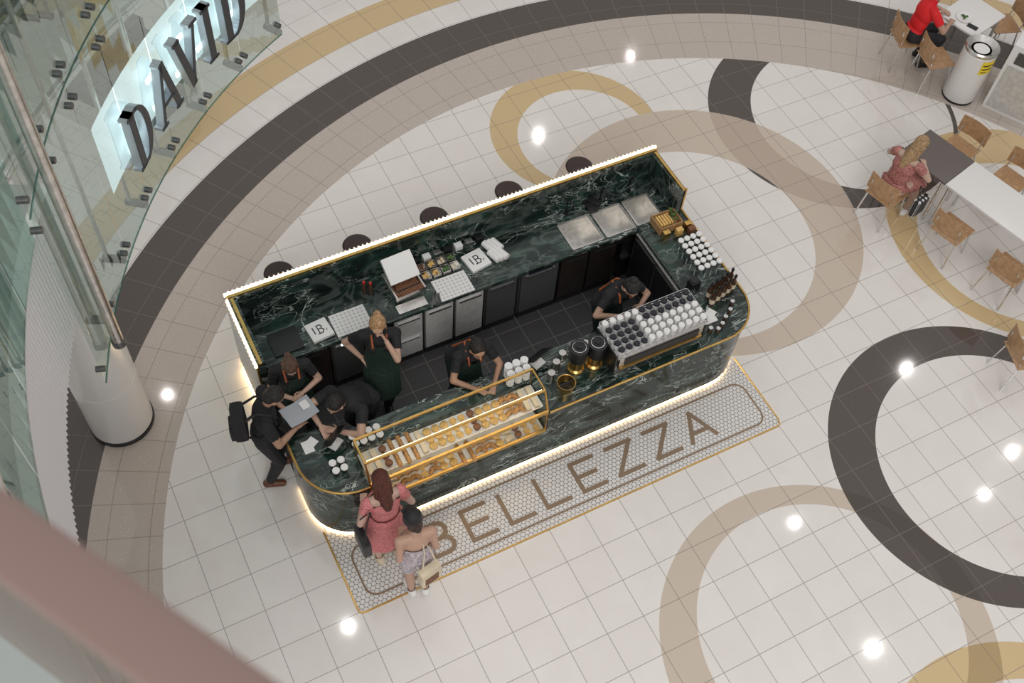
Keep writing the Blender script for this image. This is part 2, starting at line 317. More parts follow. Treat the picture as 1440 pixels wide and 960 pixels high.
# under-counter units
def unit(name,x,wd,m,label,cat,kind,hgt=.855):
    r=root(name,label,cat,(x,2.535,0))
    P('body',lambda b:box(b,(0,.31,hgt/2),(wd-.008,.60,hgt)),M['black'] if kind!='steel' else M['dsteel'],r,smooth=False)
    if kind=='drawers':
        for z0,z1 in ((.12,.48),(.5,.84)):
            d=P('drawer',lambda b:box(b,(0,-.01,(z0+z1)/2),(wd-.03,.03,z1-z0),bev=.004),m,r); P('handle',lambda b:box(b,(0,-.035,z1-.05),(wd*.7,.02,.02)),M['chrome'],d)
    else:
        d=P('door',lambda b:box(b,(0,-.01,.48),(wd-.03,.03,.70),bev=.004),m,r); P('handle',lambda b:box(b,(0,-.036,.79),(wd*.75,.022,.022),bev=.004),M['chrome'] if m!=M['dwood'] else M['black'],d)
    P('kickplate',lambda b:box(b,(0,.0,.055),(wd-.01,.02,.08)),M['black'],r,smooth=False)
    return r
unit('base_cabinet',.38,.72,M['dwood'],'dark timber cabinet under the marble worktop','cabinet','door')
ov=unit('undercounter_oven',.94,.38,M['dsteel'],'compact dark oven with a glowing display under the worktop','oven','steel')
P('display',lambda b:box(b,(0,-.03,.80),(.16,.01,.03)),M['led2'],ov,smooth=False)
unit('base_cabinet',1.29,.30,M['dwood'],'narrow dark cabinet with plain front','cabinet','door')
unit('drawer_refrigerator',1.64,.36,M['fridge'],'stainless steel drawer fridge under the worktop','refrigerator','drawers')
for x in (2.01,2.38): unit('undercounter_refrigerator',x,.36,M['fridge'],'stainless steel fridge with a single door','refrigerator','steel')['group']='steel under-counter fridges'
unit('undercounter_refrigerator',2.78,.40,M['dsteel'],'dark-fronted fridge with bar handle','refrigerator','steel')
dw=unit('dishwasher',3.26,.50,M['dsteel'],'under-counter glass washer with a blue display','dishwasher','steel')
P('display',lambda b:box(b,(0,-.03,.82),(.3,.012,.05)),M['navy'],dw,smooth=False)
for x in (3.71,4.09): unit('base_cabinet',x,.38,M['dwood'],'dark timber cabinet under the sinks','cabinet','door',.68)
rc=root('open_shelf_unit','black open shelving carcass beside the counter corner','shelf',(4.38,2.5,0))
P('body',lambda b:box(b,(.10,.35,.34),(.18,.58,.68)),M['black'],rc,smooth=False); P('shelf',lambda b:box(b,(.05,.03,.45),(.12,.06,.02)),M['steel'],rc,smooth=False)
rk=root('glass_rack_cabinet','stainless steel framed cabinet beneath the side counter','cabinet',(4.475,2.0,0))
P('frame',lambda b:[box(b,(0,0,.5),(.03,.9,.86)),],M['steel'],rk,smooth=False)
for dy in (-.22,.22): P('door',lambda b:box(b,(-.022,dy,.5),(.015,.4,.74)),M['black'],rk,smooth=False)
# ---------------------------------------------------------------- display case
dc=root('pastry_display_case','brass-framed glass pastry display case set in the counter','display case')
X0,X1=NX0+.012,NX1-.012
prof=[(.765,.615),(.765,1.0),(.87,1.25),(1.145,1.25),(1.145,.615)]
def f(b):
    for x in (X0,X1): sweep(b,[(x,y,z) for y,z in prof],.011,6,True)
    for y,z in prof[:4]: box(b,((X0+X1)/2,y,z),(X1-X0,.022,.022))
    box(b,((X0+X1)/2,.757,1.0),(X1-X0,.02,.05)); box(b,((X0+X1)/2,.757,.63),(X1-X0,.02,.05))
P('brass_frame',f,M['brass'],dc,smooth=False)
for (a,b_) in ((0,1),(1,2),(2,3)):
    def f(b):
        (y0,z0),(y1,z1)=prof[a],prof[b_]; vs=[b.verts.new(p) for p in ((X0,y0,z0),(X1,y0,z0),(X1,y1,z1),(X0,y1,z1))]; b.faces.new(vs)
    P('glass_panel',f,M['cglass'],dc,smooth=False)
for x in (X0,X1):
    P('glass_panel',lambda b:b.faces.new([b.verts.new((x,y,z)) for y,z in prof]),M['cglass'],dc,smooth=False)
P('deck',lambda b:box(b,((X0+X1)/2,.955,.625),(X1-X0-.02,.36,.01)),M['white'],dc,smooth=False)
P('shelf',lambda b:box(b,((X0+X1)/2,.985,.985),(X1-X0-.02,.28,.01)),M['white'],dc,smooth=False)
P('light_strip',lambda b:box(b,((X0+X1)/2,.885,1.238),(X1-X0-.05,.02,.006)),M['led'],dc,smooth=False)
P('light_strip',lambda b:box(b,((X0+X1)/2,.86,.972),(X1-X0-.05,.02,.006)),M['led'],dc,smooth=False)
# pastries
def croissant(b):
    for i in range(9):
        t=-1.25+2.5*i/8; r=.011+.022*math.cos(t*1.1); ell(b,(.055*math.sin(t),.045*math.cos(t)-.027,r*.95),(.013,r,r),Matrix.Rotation(-t,3,'Z'),10)
def tart(b): lathe(b,[(.028,0),(.039,.026),(.035,.026),(.031,.02)],n=14)
def muffin(b): lathe(b,[(.024,0),(.033,.036),(.040,.045),(.034,.062),(.014,.072)],n=14)
def baguette(b):
    capsule(b,(-.062,0,.024),(.062,0,.024),.024,.024,10)
def slice_(b): box(b,(0,0,.024),(.088,.056,.048),bev=.007)
def bun(b): lathe(b,[(.028,0),(.043,.014),(.042,.03),(.029,.043),(.008,.049)],n=14)
kinds=[('croissant',croissant,'bread','golden baked croissant in the display case'),('tart',tart,'yellow','small round custard tart in the display case'),('muffin',muffin,'crust','dark domed muffin in the display case'),('filled_roll',baguette,'bread','long filled bread roll in the display case'),('cake_slice',slice_,'cream','pale rectangular cake slice in the display case'),('bun',bun,'yellow','round golden bun in the display case')]
protos={}
def pastry(k,x,y,z,rz):
    nm,fn,m,lb=kinds[k]
    if k in protos: return dup(protos[k],(x,y,z),rz)
    bm=BM(); fn(bm); o=mesh_obj(nm,bm,M[m],None,(x,y,z),rz,label=lb,category='pastry',group=nm.replace('_',' ')+'s in the display case'); protos[k]=o; return o
seq=[4,4,2,3,3,3,4,5,5,5,1,1,2,5,5,5,0,0,4,4]
for i in range(20):
    for j,y in enumerate((.89,.975,1.06)):
        k=seq[i]; pastry(k,.53+i*.095,y,.990,pi/2 if k in(3,4) else random.uniform(-.3,.3))
seq=[2,4,4,0,0,1,0,5,5,3,3,0,0,5,4,2,1,1]
for i in range(18):
    for y in (.81,.90):
        k=seq[i]; pastry(k,.54+i*.105,y,.630,pi/2 if k==3 else random.uniform(-.4,.4))
# ---------------------------------------------------------------- cups
def cup_proto(name,h,r,m,label,grp,lid=None):
    o=root(name,label,'cup',(0,0,-5),group=grp); P('body',lambda b:lathe(b,[(r*.7,0),(r,h),(r*.93,h),(r*.65,.008)],n=14),m,o)
    if lid: P('lid',lambda b:lathe(b,[(r*1.06,h-.004),(r*1.06,h+.006),(r*.9,h+.014),(r*.5,h+.014)],n=14),lid,o)
    return o
def cups(proto,pts):
    for i,p in enumerate(pts):
        if i==0: proto.location=p
        else: dup(proto,p)
def stack(name,label,grp,m):
    o=root(name,label,'cup stack',(0,0,-5),group=grp)
    def f(b):
        for i in range(7): lathe(b,[(.03,i*.03),(.042,i*.03+.03),(.042,i*.03+.034),(.03,i*.03+.034)],n=14)
    P('cup',f,m,o); return o
sw=stack('paper_cup_stack','stack of white paper cups on the marble top','white paper cup stacks',M['paper'])
cups(sw,[(2.20+.09*i+.02*j,1.21+.095*j,1.0) for j in range(2) for i in range(3)])
cw=cup_proto('takeaway_cup',.09,.036,M['navy'],'takeaway cup with white lid beside the display','takeaway cups by the display',M['white'])
cups(cw,[(.50+.085*i,1.19+.09*j,1.0) for i in range(4) for j in range(2)]+[(.22+.085*i,1.0+.09*j,1.0) for i in range(2) for j in range(2)])
# espresso machine
em=root('espresso_machine','polished steel espresso machine with timber trim and a cup rail','coffee machine',(3.76,1.05,1.0))
def f(b): box(b,(0,0,.19),(1.04,.34,.26),bev=.02); box(b,(0,.02,.04),(1.06,.42,.06),bev=.01); box(b,(0,-.19,.22),(1.02,.05,.18),bev=.015)
P('body',f,M['steel'],em)
P('cup_tray',lambda b:box(b,(0,0,.335),(1.08,.44,.02),bev=.004),M['chrome'],em)
def f(b):
    for z in (.38,.42): sweep(b,[(x,y,z) for x,y in rr(-.54,-.22,.54,.22,.03,3)],.005,6,True)
    for x in (-.5,0,.5):
        for y in (-.22,.22): cyl(b,(x,y,.34),(x,y,.42),.005)
P('cup_rail',f,M['chrome'],em)
for x in (-.545,.545): P('side_panel',lambda b:box(b,(x,0,.2),(.02,.4,.30),bev=.005),M['black'],em)
P('trim_strip',lambda b:box(b,(0,-.225,.15),(1.0,.015,.03)),M['brass'],em,smooth=False)
P('front_panel',lambda b:box(b,(0,-.22,.24),(.9,.012,.10)),M['black'],em,smooth=False)
for x in (-.3,0,.3):
    g_=P('group_head',lambda b:cyl(b,(x,.2,.10),(x,.2,.22),.035),M['chrome'],em); P('portafilter',lambda b:[cyl(b,(x,.2,.08),(x,.2,.11),.034),cyl(b,(x,.23,.095),(x,.34,.08),.011)],M['black'],g_)
for x in (-.48,.48): P('steam_wand',lambda b:sweep(b,[(x,.18,.26),(x,.25,.2),(x,.27,.07)],.006,6),M['chrome'],em)
cn=cup_proto('takeaway_cup',.085,.034,M['paper'],'black-lidded takeaway cup standing on the coffee machine','black-lidded cups on the machine',M['navy'])
cv=cup_proto('takeaway_cup',.10,.034,M['paper'],'white takeaway cup standing on the coffee machine','white cups on the machine',M['white'])
pn,pw=[],[]
for i in range(12):
    for j in range(5):
        (pn if ((j<4 and i<4) or (j>=3 and 4<i)) else pw).append((3.27+i*.089,.875+j*.086,1.346))
cups(cn,pn); cups(cv,pw)
# grinders
gr=root('coffee_grinder','brass and black coffee grinder with a round hopper','coffee grinder',(2.91,1.10,1.0),group='coffee grinders')
P('body',lambda b:lathe(b,[(.09,0),(.09,.03),(.07,.05),(.072,.24),(.04,.26)],n=20),M['brass'],gr)
P('hopper',lambda b:lathe(b,[(.05,.16),(.092,.20),(.097,.38),(.09,.38)],n=20),M['black'],gr); P('lid',lambda b:lathe(b,[(.1,.38),(.1,.395),(.03,.402),(.03,.42),(.01,.422)],n=20),M['black'],gr)
P('lid_ring',lambda b:sweep(b,[(.07*math.cos(t*pi/10),.07*math.sin(t*pi/10),.402) for t in range(20)],.004,5,True),M['chrome'],gr)
P('dosing_spout',lambda b:box(b,(0,.09,.2),(.05,.06,.05),bev=.01),M['black'],gr)
dup(gr,(3.11,1.07,1.0))
kb=root('knock_box','gold bucket-shaped knock box on the counter','knock box',(2.70,.93,1.0))
P('bucket',lambda b:lathe(b,[(.08,0),(.095,.12),(.098,.12),(.09,.115),(.075,.01)],n=20,cap=False),M['brass'],kb); P('bar',lambda b:cyl(b,(-.09,0,.1),(.09,0,.1),.01),M['black'],kb)
for i,(x,y) in enumerate([(2.62,1.10),(2.73,1.20),(2.84,1.27),(2.98,1.30),(3.12,1.28)]):
    j=root('milk_jug','stainless steel milk jug beside the grinders','jug',(x,y,1.0),group='milk jugs'); P('body',lambda b:lathe(b,[(.045,0),(.048,.05),(.036,.1),(.038,.11),(.034,.11)],n=16),M['steel'],j); P('handle',lambda b:sweep(b,[(.044,0,.09),(.075,0,.08),(.075,0,.03),(.046,0,.02)],.005,6),M['steel'],j)
# tablet point of sale x2
def pos(x,y,rz,lb):
    t=root('payment_tablet',lb,'tablet',(x,y,1.0),rz); R=Matrix.Rotation(.9,3,'X')
    P('stand',lambda b:[box(b,(0,0,.006),(.14,.12,.012)),cyl(b,(0,0,.01),(0,.02,.12),.012)],M['white'],t)
    P('screen',lambda b:box(b,(0,0,.14),(.27,.2,.012),R=R,bev=.004),M['black'],t)
pos(2.58,1.33,pi+.3,'white tablet till on a stand at the counter'); pos(.33,1.33,pi+.6,'black tablet till on the marble counter end')
# ---------------------------------------------------------------- items on back top
def thing(name,fn,m,loc,label,cat,rz=0,group=None,z=.9):
    bm=BM(); fn(bm); o=mesh_obj(name,bm,m,None,(loc[0],loc[1],loc[2] if len(loc)>2 else z),rz,label=label,category=cat)
    if group: o['group']=group
    return o
thing('induction_hob',lambda b:box(b,(0,0,.012),(.32,.30,.024),bev=.006),M['black'],(.33,2.72),'black glass induction hob on the marble','hob')
MD=dots('perforated liner',(.72,.71,.70),(.50,.49,.48),.045)
for x,y in ((1.05,2.69),(2.24,2.66)): thing('liner_sheet',lambda b:box(b,(0,0,.004),(.40,.30,.008)),MD,(x,y),'white tray liner with a round dot pattern','liner',group='dotted liners')
def logo(x,y,z,s,rz):
    r=root('menu_box','square white box printed with a black letter B','box',(x,y,z),rz,group='white boxes with a printed letter')
    P('box_body',lambda b:box(b,(0,0,.02),(s,s,.04),bev=.004),M['paper'],r)
    def f(b):
        flatline(b,[(-.25*s,-.15*s),(-.25*s,.2*s)],.05*s,.040,.042)
        flatline(b,[(-.05*s,-.22*s),(-.05*s,.22*s),(.1*s,.22*s),(.16*s,.12*s),(.1*s,.02*s),(-.05*s,.02*s)],.045*s,.040,.042)
        flatline(b,[(.1*s,.02*s),(.19*s,-.08*s),(.1*s,-.22*s),(-.12*s,-.22*s)],.045*s,.040,.042); flatline(b,[(.28*s,-.2*s),(.32*s,-.1*s)],.03*s,.040,.042)
    P('printed_letter',f,M['black'],r,smooth=False)
logo(.70,2.70,.9,.24,.1); logo(2.62,2.86,.9,.25,.15)
for x,y in ((1.33,2.98),(1.39,2.94)):
    b_=root('sauce_bottle','dark sauce bottle with a red cap','bottle',(x,y,.9),group='sauce bottles'); P('body',lambda b:lathe(b,[(.028,0),(.028,.12),(.012,.16)],n=14),M['amber'],b_); P('cap',lambda b:cyl(b,(0,0,.16),(0,0,.19),.015),M['red'],b_)
pp=root('panini_press','brushed steel panini press with its lid open','panini press',(1.75,2.88,.9),.05)
P('base',lambda b:box(b,(0,0,.06),(.36,.38,.10),bev=.01),M['steel'],pp); P('lower_plate',lambda b:[box(b,(0,-.05,.112),(.32,.28,.006))]+[box(b,(-.14+i*.028,-.05,.118),(.014,.26,.012)) for i in range(11)],M['crust'],pp,smooth=False)
P('lid',lambda b:box(b,(0,.08,.24),(.35,.30,.06),R=Matrix.Rotation(.55,3,'X'),bev=.012),M['white'],pp); P('handle',lambda b:sweep(b,[(-.14,-.02,.14),(-.14,-.12,.12),(.14,-.12,.12),(.14,-.02,.14)],.01,6),M['black'],pp)
thing('drip_tray',lambda b:box(b,(0,0,.01),(.34,.12,.02),bev=.004),M['steel'],(1.72,2.60),'shallow steel drip tray in front of the press','tray')
pc=['yellow','yellow','green','cream','crust','yellow','cream','green']
for i in range(8):
    r=root('ingredient_pan','small steel ingredient pan of sandwich fillings','pan',(2.02+.115*(i%4),2.88+.12*(i//4),.9),group='ingredient pans')
    P('pan',lambda b:[box(b,(0,0,.004),(.1,.1,.008)),box(b,(-.048,0,.03),(.004,.1,.06)),box(b,(.048,0,.03),(.004,.1,.06)),box(b,(0,.048,.03),(.1,.004,.06)),box(b,(0,-.048,.03),(.1,.004,.06))],M['steel'],r,smooth=False)
    P('filling',lambda b:[ell(b,(random.uniform(-.03,.03),random.uniform(-.03,.03),.035),(.02,.018,.014),seg=8) for _ in range(9)],M[pc[i]],r)
for i in range(4):
    thing('knife',lambda b:[box(b,(0,0,.006),(.13,.02,.002)),box(b,(-.1,0,.008),(.08,.02,.014))],M['dsteel'],(1.98+.03*i,2.6+.03*i),'black-handled kitchen knife on the marble','knife',1.0+.1*i,'kitchen knives')
for i in range(6):
    thing('lid_sleeve',lambda b:[lathe(b,[(.04,0),(.043,.16),(.035,.165)],(0,0,.043),12,Matrix.Rotation(pi/2,3,'X'))],M['paper'],(2.80+.05*(i%3),2.90+.0*i+.14*(i//3),.9),'sleeve of white cup lids lying on the marble','lid sleeve',.3,'lid sleeves')
for i in range(7):
    thing('storage_tub',lambda b:box(b,(0,0,.035),(.09,.07,.07),bev=.008),[M['black'],M['white'],M['steel']][i%3],(2.0+.13*i,3.12-.0*i),'small lidded storage tub against the screen','tub',0,'storage tubs')
thing('bar_cloth',lambda b:[box(b,(random.uniform(-.05,.05),random.uniform(-.05,.05),.01+.008*i),(.15,.1,.014),rz=i*.7,bev=.006) for i in range(4)],M['black'],(4.22,3.05),'crumpled black cloth beside the taps','cloth')
# ---------------------------------------------------------------- side counter items (z=1)
cr=root('wooden_crate','small light wood crate of packets and greenery','crate',(4.80,2.38,1.0))
P('crate',lambda b:[box(b,(0,0,.01),(.3,.22,.02)),box(b,(0,-.105,.06),(.3,.012,.1)),box(b,(0,.105,.06),(.3,.012,.1)),box(b,(-.145,0,.06),(.012,.22,.1)),box(b,(.145,0,.06),(.012,.22,.1))],M['wood'],cr,smooth=False)
P('foliage',lambda b:[ell(b,(random.uniform(.03,.12),random.uniform(-.06,.06),random.uniform(.08,.22)),(.025,.012,.018),Matrix.Rotation(random.uniform(0,3),3,'Z'),8) for _ in range(12)],M['green'],cr)
P('packet',lambda b:[box(b,(-.11+.035*i,0,.07),(.022,.15,.10),bev=.004) for i in range(5)],M['yellow'],cr)
for i,(x,y,m_) in enumerate([(5.0,2.24,'brass'),(5.0,2.16,'crust'),(4.86,2.20,'yellow'),(4.70,2.22,'brass')]):
    thing('tea_box',lambda b:box(b,(0,0,.05),(.08,.06,.1),bev=.004),M[m_],(x,y,1.0),'small gold-toned tea box on the side counter','box',0,'tea boxes')
ct=cup_proto('tumbler',.1,.034,M['chrome'],'clear and silver tumbler on the side counter','tumblers on the side counter',M['white'])
cups(ct,[(4.78+.08*i,1.62+.085*j,1.0) for i in range(4) for j in range(6)])
bp=None
for i in range(10):
    p=(4.66+.08*(i%5)+.02*(i//5),1.20+.09*(i//5)+.02*(i%5),1.0)
    if not bp:
        bp=root('syrup_bottle','amber glass syrup bottle with a black pump','bottle',p,group='syrup bottles'); P('body',lambda b:lathe(b,[(.034,0),(.034,.15),(.013,.20),(.013,.23)],n=14),M['amber'],bp); P('cap',lambda b:[cyl(b,(0,0,.23),(0,0,.255),.017),cyl(b,(0,0,.25),(0,0,.28),.005)],M['black'],bp)
        P('paper_label',lambda b:lathe(b,[(.0345,.05),(.0345,.12)],n=14,cap=False),M['cream'],bp)
    else: dup(bp,p)
for i,(x,y) in enumerate([(4.45,.90),(4.52,.86),(4.60,.90),(4.68,.96),(4.78,1.02),(4.86,1.10)]):
    j=root('spice_jar','small glass jar with a steel lid on the counter corner','jar',(x,y,1.0),group='small jars'); P('body',lambda b:lathe(b,[(.025,0),(.027,.06),(.022,.07)],n=12),M['amber'],j); P('lid',lambda b:cyl(b,(0,0,.07),(0,0,.085),.024,n=12),M['chrome'],j)
thing('napkin_holder',lambda b:[box(b,(0,0,.05),(.12,.1,.1),bev=.006),box(b,(0,0,.105),(.09,.07,.012))],M['black'],(4.62,1.50,1.0),'black napkin holder on the side counter','napkin holder')
thing('receipt_sheet',lambda b:[box(b,(0,0,.003),(.2,.14,.004)),box(b,(.05,.03,.007),(.16,.1,.004),rz=.5)],M['paper'],(4.52,1.06,1.0),'white paper sheets beside the coffee machine','paper')
thing('receipt_sheet',lambda b:[box(b,(0,0,.003),(.1,.14,.004)),box(b,(.05,.03,.007),(.1,.1,.004),rz=.5)],M['paper'],(.08,1.40,1.0),'white docket papers on the rounded counter end','paper')
# ---------------------------------------------------------------- stools
st=root('bar_stool','round dark timber bar stool behind the marble screen','stool',(.61,3.73,0),group='bar stools')
P('seat',lambda b:lathe(b,[(.13,.70),(.165,.72),(.17,.74),(.15,.755),(.03,.748)],n=28),mat('dark brown seat',(.03,.013,.011),.25),st)
P('pole',lambda b:cyl(b,(0,0,.03),(0,0,.70),.022),M['chrome'],st); P('base',lambda b:lathe(b,[(.2,0),(.2,.012),(.03,.035)],n=28),M['chrome'],st); P('foot_ring',lambda b:sweep(b,[(.14*math.cos(t*pi/8),.14*math.sin(t*pi/8),.25) for t in range(16)],.009,6,True),M['chrome'],st)
for x,y in ((1.55,3.74),(2.52,3.76),(3.5,3.77),(4.47,3.78)): dup(st,(x,y,0))
# ---------------------------------------------------------------- dining furniture
def yawof(f): return math.atan2(-f[0],f[1])
ch=root('dining_chair','tan plywood chair with thin chrome legs at a table','chair',(0,0,0),group='plywood dining chairs')
P('seat',lambda b:[box(b,(0,0,.445),(.40,.40,.014),bev=.005),box(b,(0,.19,.44),(.38,.03,.02),bev=.006)],M['ply'],ch)
def f(b):
    for i in range(9):
        t=(i-4)/4; box(b,(t*.19,-.215+.03*(1-t*t)*-1+.02,.66),(.05,.012,.26),rz=t*.25,bev=.003)
P('backrest',f,M['ply'],ch)
for sx in (-1,1):
    for sy in (-1,1):
        def f(b):
            cyl(b,(sx*.17,sy*.16,.44),(sx*.2,sy*.21,0),.011,n=8)
            if sy<0: cyl(b,(sx*.17,-.17,.44),(sx*.16,-.215,.7),.010,n=8)
        P('leg',f,M['chrome'],ch)
wv=V((.97,.24)); lv=V((.24,-.97)); A=V((8.33,2.36))
cl=[((8.00,2.04),wv),((8.38,1.22),wv),((8.60,.42),wv),((9.36,2.26),-wv),((9.60,1.55),-wv),((9.85,.75),-wv),((10.12,4.28),(.95,-.3)),((10.22,3.78),(.9,-.2)),((11.62,3.97),(-.95,.3)),((7.95,-.62),(.9,-.3)),((7.25,-2.35),(.9,.2))]
for i,(p,f_) in enumerate(cl):
    if i==0: ch.location=(*p,0); ch.rotation_euler=(0,0,yawof(f_))
    else: dup(ch,(*p,0),yawof(f_))
def table(o,w_,l_,m,lb,rz=None):
    c=o+wv*w_/2+lv*l_/2; r=root('dining_table',lb,'table',(c.x,c.y,0),math.atan2(wv.y,wv.x))
    P('tabletop',lambda b:box(b,(0,0,.735),(w_,l_,.03),bev=.005),m,r)
    for sx in (-1,1):
        for sy in (-1,1): P('leg',lambda b:cyl(b,(sx*(w_/2-.05),sy*(l_/2-.05),0),(sx*(w_/2-.05),sy*(l_/2-.05),.72),.02),M['chrome'],r)
    return r
table(A,.62,.70,M['ttaupe'],'taupe square-ended table beside a white table')
table(A+lv*.71,.62,1.35,M['twhite'],'long white laminate dining table')
table(A+lv*2.07,.62,.7,M['twhite'],'white laminate table end unit')
table(V((10.52,4.27)),.75,.62,M['twhite'],'white laminate table with plates on it')
pl=root('dinner_plate','white plate with leftover salad','plate',(10.80,4.05,.75)); P('plate',lambda b:lathe(b,[(.06,0),(.12,.015),(.115,.018),(.06,.006)],n=24),M['white'],pl); P('food',lambda b:[ell(b,(random.uniform(-.05,.05),random.uniform(-.05,.05),.02),(.02,.015,.012),seg=8) for _ in range(8)],M['green'],pl)
thing('phone',lambda b:box(b,(0,0,.005),(.08,.15,.01),bev=.003),M['black'],(10.78,3.85,.75),'black phone lying on the table','phone',.4)
# bin
bn=root('litter_bin','round white litter bin with a steel funnel top and yellow sign','bin',(10.50,3.38,0))
P('body',lambda b:lathe(b,[(.215,.02),(.23,.05),(.23,.82),(.215,.84)],n=32),M['white'],bn)
P('rim',lambda b:lathe(b,[(.23,.84),(.235,.88),(.22,.9),(.14,.84),(.11,.84)],n=32,cap=False),M['steel'],bn); P('opening',lambda b:cyl(b,(0,0,.80),(0,0,.838),.12,n=24),M['black'],bn)
P('base_ring',lambda b:cyl(b,(0,0,0),(0,0,.03),.225,n=32),M['black'],bn)
def curved(b,a0,a1,z0,z1,r_=.234):
    for i in range(8):
        a=a0+(a1-a0)*i/8; c=a0+(a1-a0)*(i+1)/8; b.faces.new([b.verts.new((r_*math.cos(t),r_*math.sin(t),z)) for t,z in ((a,z0),(c,z0),(c,z1),(a,z1))])
P('sign',lambda b:curved(b,-2.1,-1.2,.58,.80),M['labely'],bn)
P('sign_print',lambda b:[curved(b,-2.0,-1.3,z,z+.02,.236) for z in (.72,.66)]+[curved(b,-2.0,-1.6,.61,.625,.236)],M['black'],bn)
cb=root('service_cabinet','white cabinet with a brushed steel waste door','cabinet',(11.10,2.93,0),.51)
P('body',lambda b:box(b,(0,0,.55),(.62,.66,1.10),bev=.008),M['white'],cb); P('door',lambda b:box(b,(-.315,0,.42),(.02,.56,.72),bev=.004),M['fridge'],cb); P('flap',lambda b:box(b,(-.318,0,.93),(.02,.46,.18)),M['dsteel'],cb)
# ---------------------------------------------------------------- left architecture
GC=V((4.66,-.11)); rad=math.radians
def pol(R,a,z): return (GC.x+R*math.cos(rad(a)),GC.y+R*math.sin(rad(a)),z)
def arcwall(b,R,z0,z1,a0,a1,n,R2=None,rib=0):
    R2=R2 or R; va=[];vb=[]
    for i in range(n+1):
        a=a0+(a1-a0)*i/n; k=rib*(i%2); va.append(b.verts.new(pol(R+k,a,z0))); vb.append(b.verts.new(pol(R2+k,a,z1)))
    for i in range(n): b.faces.new((va[i],va[i+1],vb[i+1],vb[i]))
co=root('column','glossy white round column with a joint line and black base','column',(-1.49,3.11,0))
P('shaft',lambda b:lathe(b,[(.33,.05),(.33,.9),(.325,.905),(.325,.915),(.33,.92),(.33,2.6)],n=48),M['column'],co); P('base_ring',lambda b:lathe(b,[(.34,0),(.34,.05),(.33,.06)],n=48),M['black'],co)
def wall_struct(name,fn,m): return P(name,fn,m,None,smooth=False,kind='structure')
wall_struct('wall_ribbed',lambda b:arcwall(b,6.64,2.6,3.85,153,204,204,rib=.03),M['ribs'])  # curved ribbed bulkhead wall below the balustrade
wall_struct('trim_2',lambda b:[arcwall(b,6.62,3.85,3.86,153,204,60,R2=6.72)],M['white'])
wall_struct('floor.002',lambda b:[arcwall(b,6.72,3.85,3.86,153,204,40,R2=9.5)],mat('upper floor edge',(.40,.42,.41),.3))
def fix(r,a,z): P('fixing',lambda b:cyl(b,pol(6.34,a,z),pol(6.42,a,z),.028),M['dsteel'],r)
for a0 in list(range(120,158,6)):
    for z0,z1 in ((2.5,4.6),(4.62,6.6)):
        r=root('glass_facade_panel','tall curved teal-tinted glass panel with steel point fixings','glass panel',group='curved glass facade')
        P('glass',lambda b:[arcwall(b,6.37,z0,z1,a0,a0+5.9,4)],M['tglass'],r,smooth=False)
        for a in (a0+.4,a0+5.5):
            for z in ((2.65,4.45) if z0<3 else (4.77,)): fix(r,a,z)
        P('edge',lambda b:sweep(b,[pol(6.37,a0+5.9*i/4,z0) for i in range(5)],.008,5),M['deep'],r)
    fn=root('facade_mullion','slim steel fin behind the glass facade','mullion',group='facade fins')
    P('fin',lambda b:cyl(b,pol(6.56,a0,2.45),pol(6.56,a0,6.6),.022,n=10),M['steel'],fn); P('shoe',lambda b:cyl(b,pol(6.40,a0,2.5),pol(6.6,a0,2.5),.04,n=12),M['dsteel'],fn)
    r=root('inner_glass_screen','teal glass screen behind the facade','glass panel',group='inner glass screens')
    P('glass',lambda b:arcwall(b,7.5,3.0,6.6,a0+3,a0+8.9,3),M['deep'],r,smooth=False)
    for z in (3.0,4.1,5.2): P('rail',lambda b:sweep(b,[pol(7.45,a0+3+5.8*i/3,z) for i in range(4)],.025,8),M['steel'],r)
sp_=root('steel_post','tall round steel post beside the glass facade','post',pol(6.30,158.1,2.5)); P('post',lambda b:cyl(b,(0,0,0),(0,0,4.5),.05,n=20),M['steel'],sp_); P('end_cap',lambda b:cyl(b,(0,0,-.04),(0,0,.02),.06,n=20),M['dsteel'],sp_)
for a0 in range(158,204,6):
    r=root('glass_balustrade_panel','curved teal glass balustrade above the ribbed band','glass panel',group='glass balustrade')
    P('glass',lambda b:[arcwall(b,6.6,3.87,5.2,a0,a0+5.9,4)],M['deep'],r,smooth=False)
    P('handrail',lambda b:sweep(b,[pol(6.6,a0+6*i/4,5.22) for i in range(5)],.025,8),M['steel'],r)
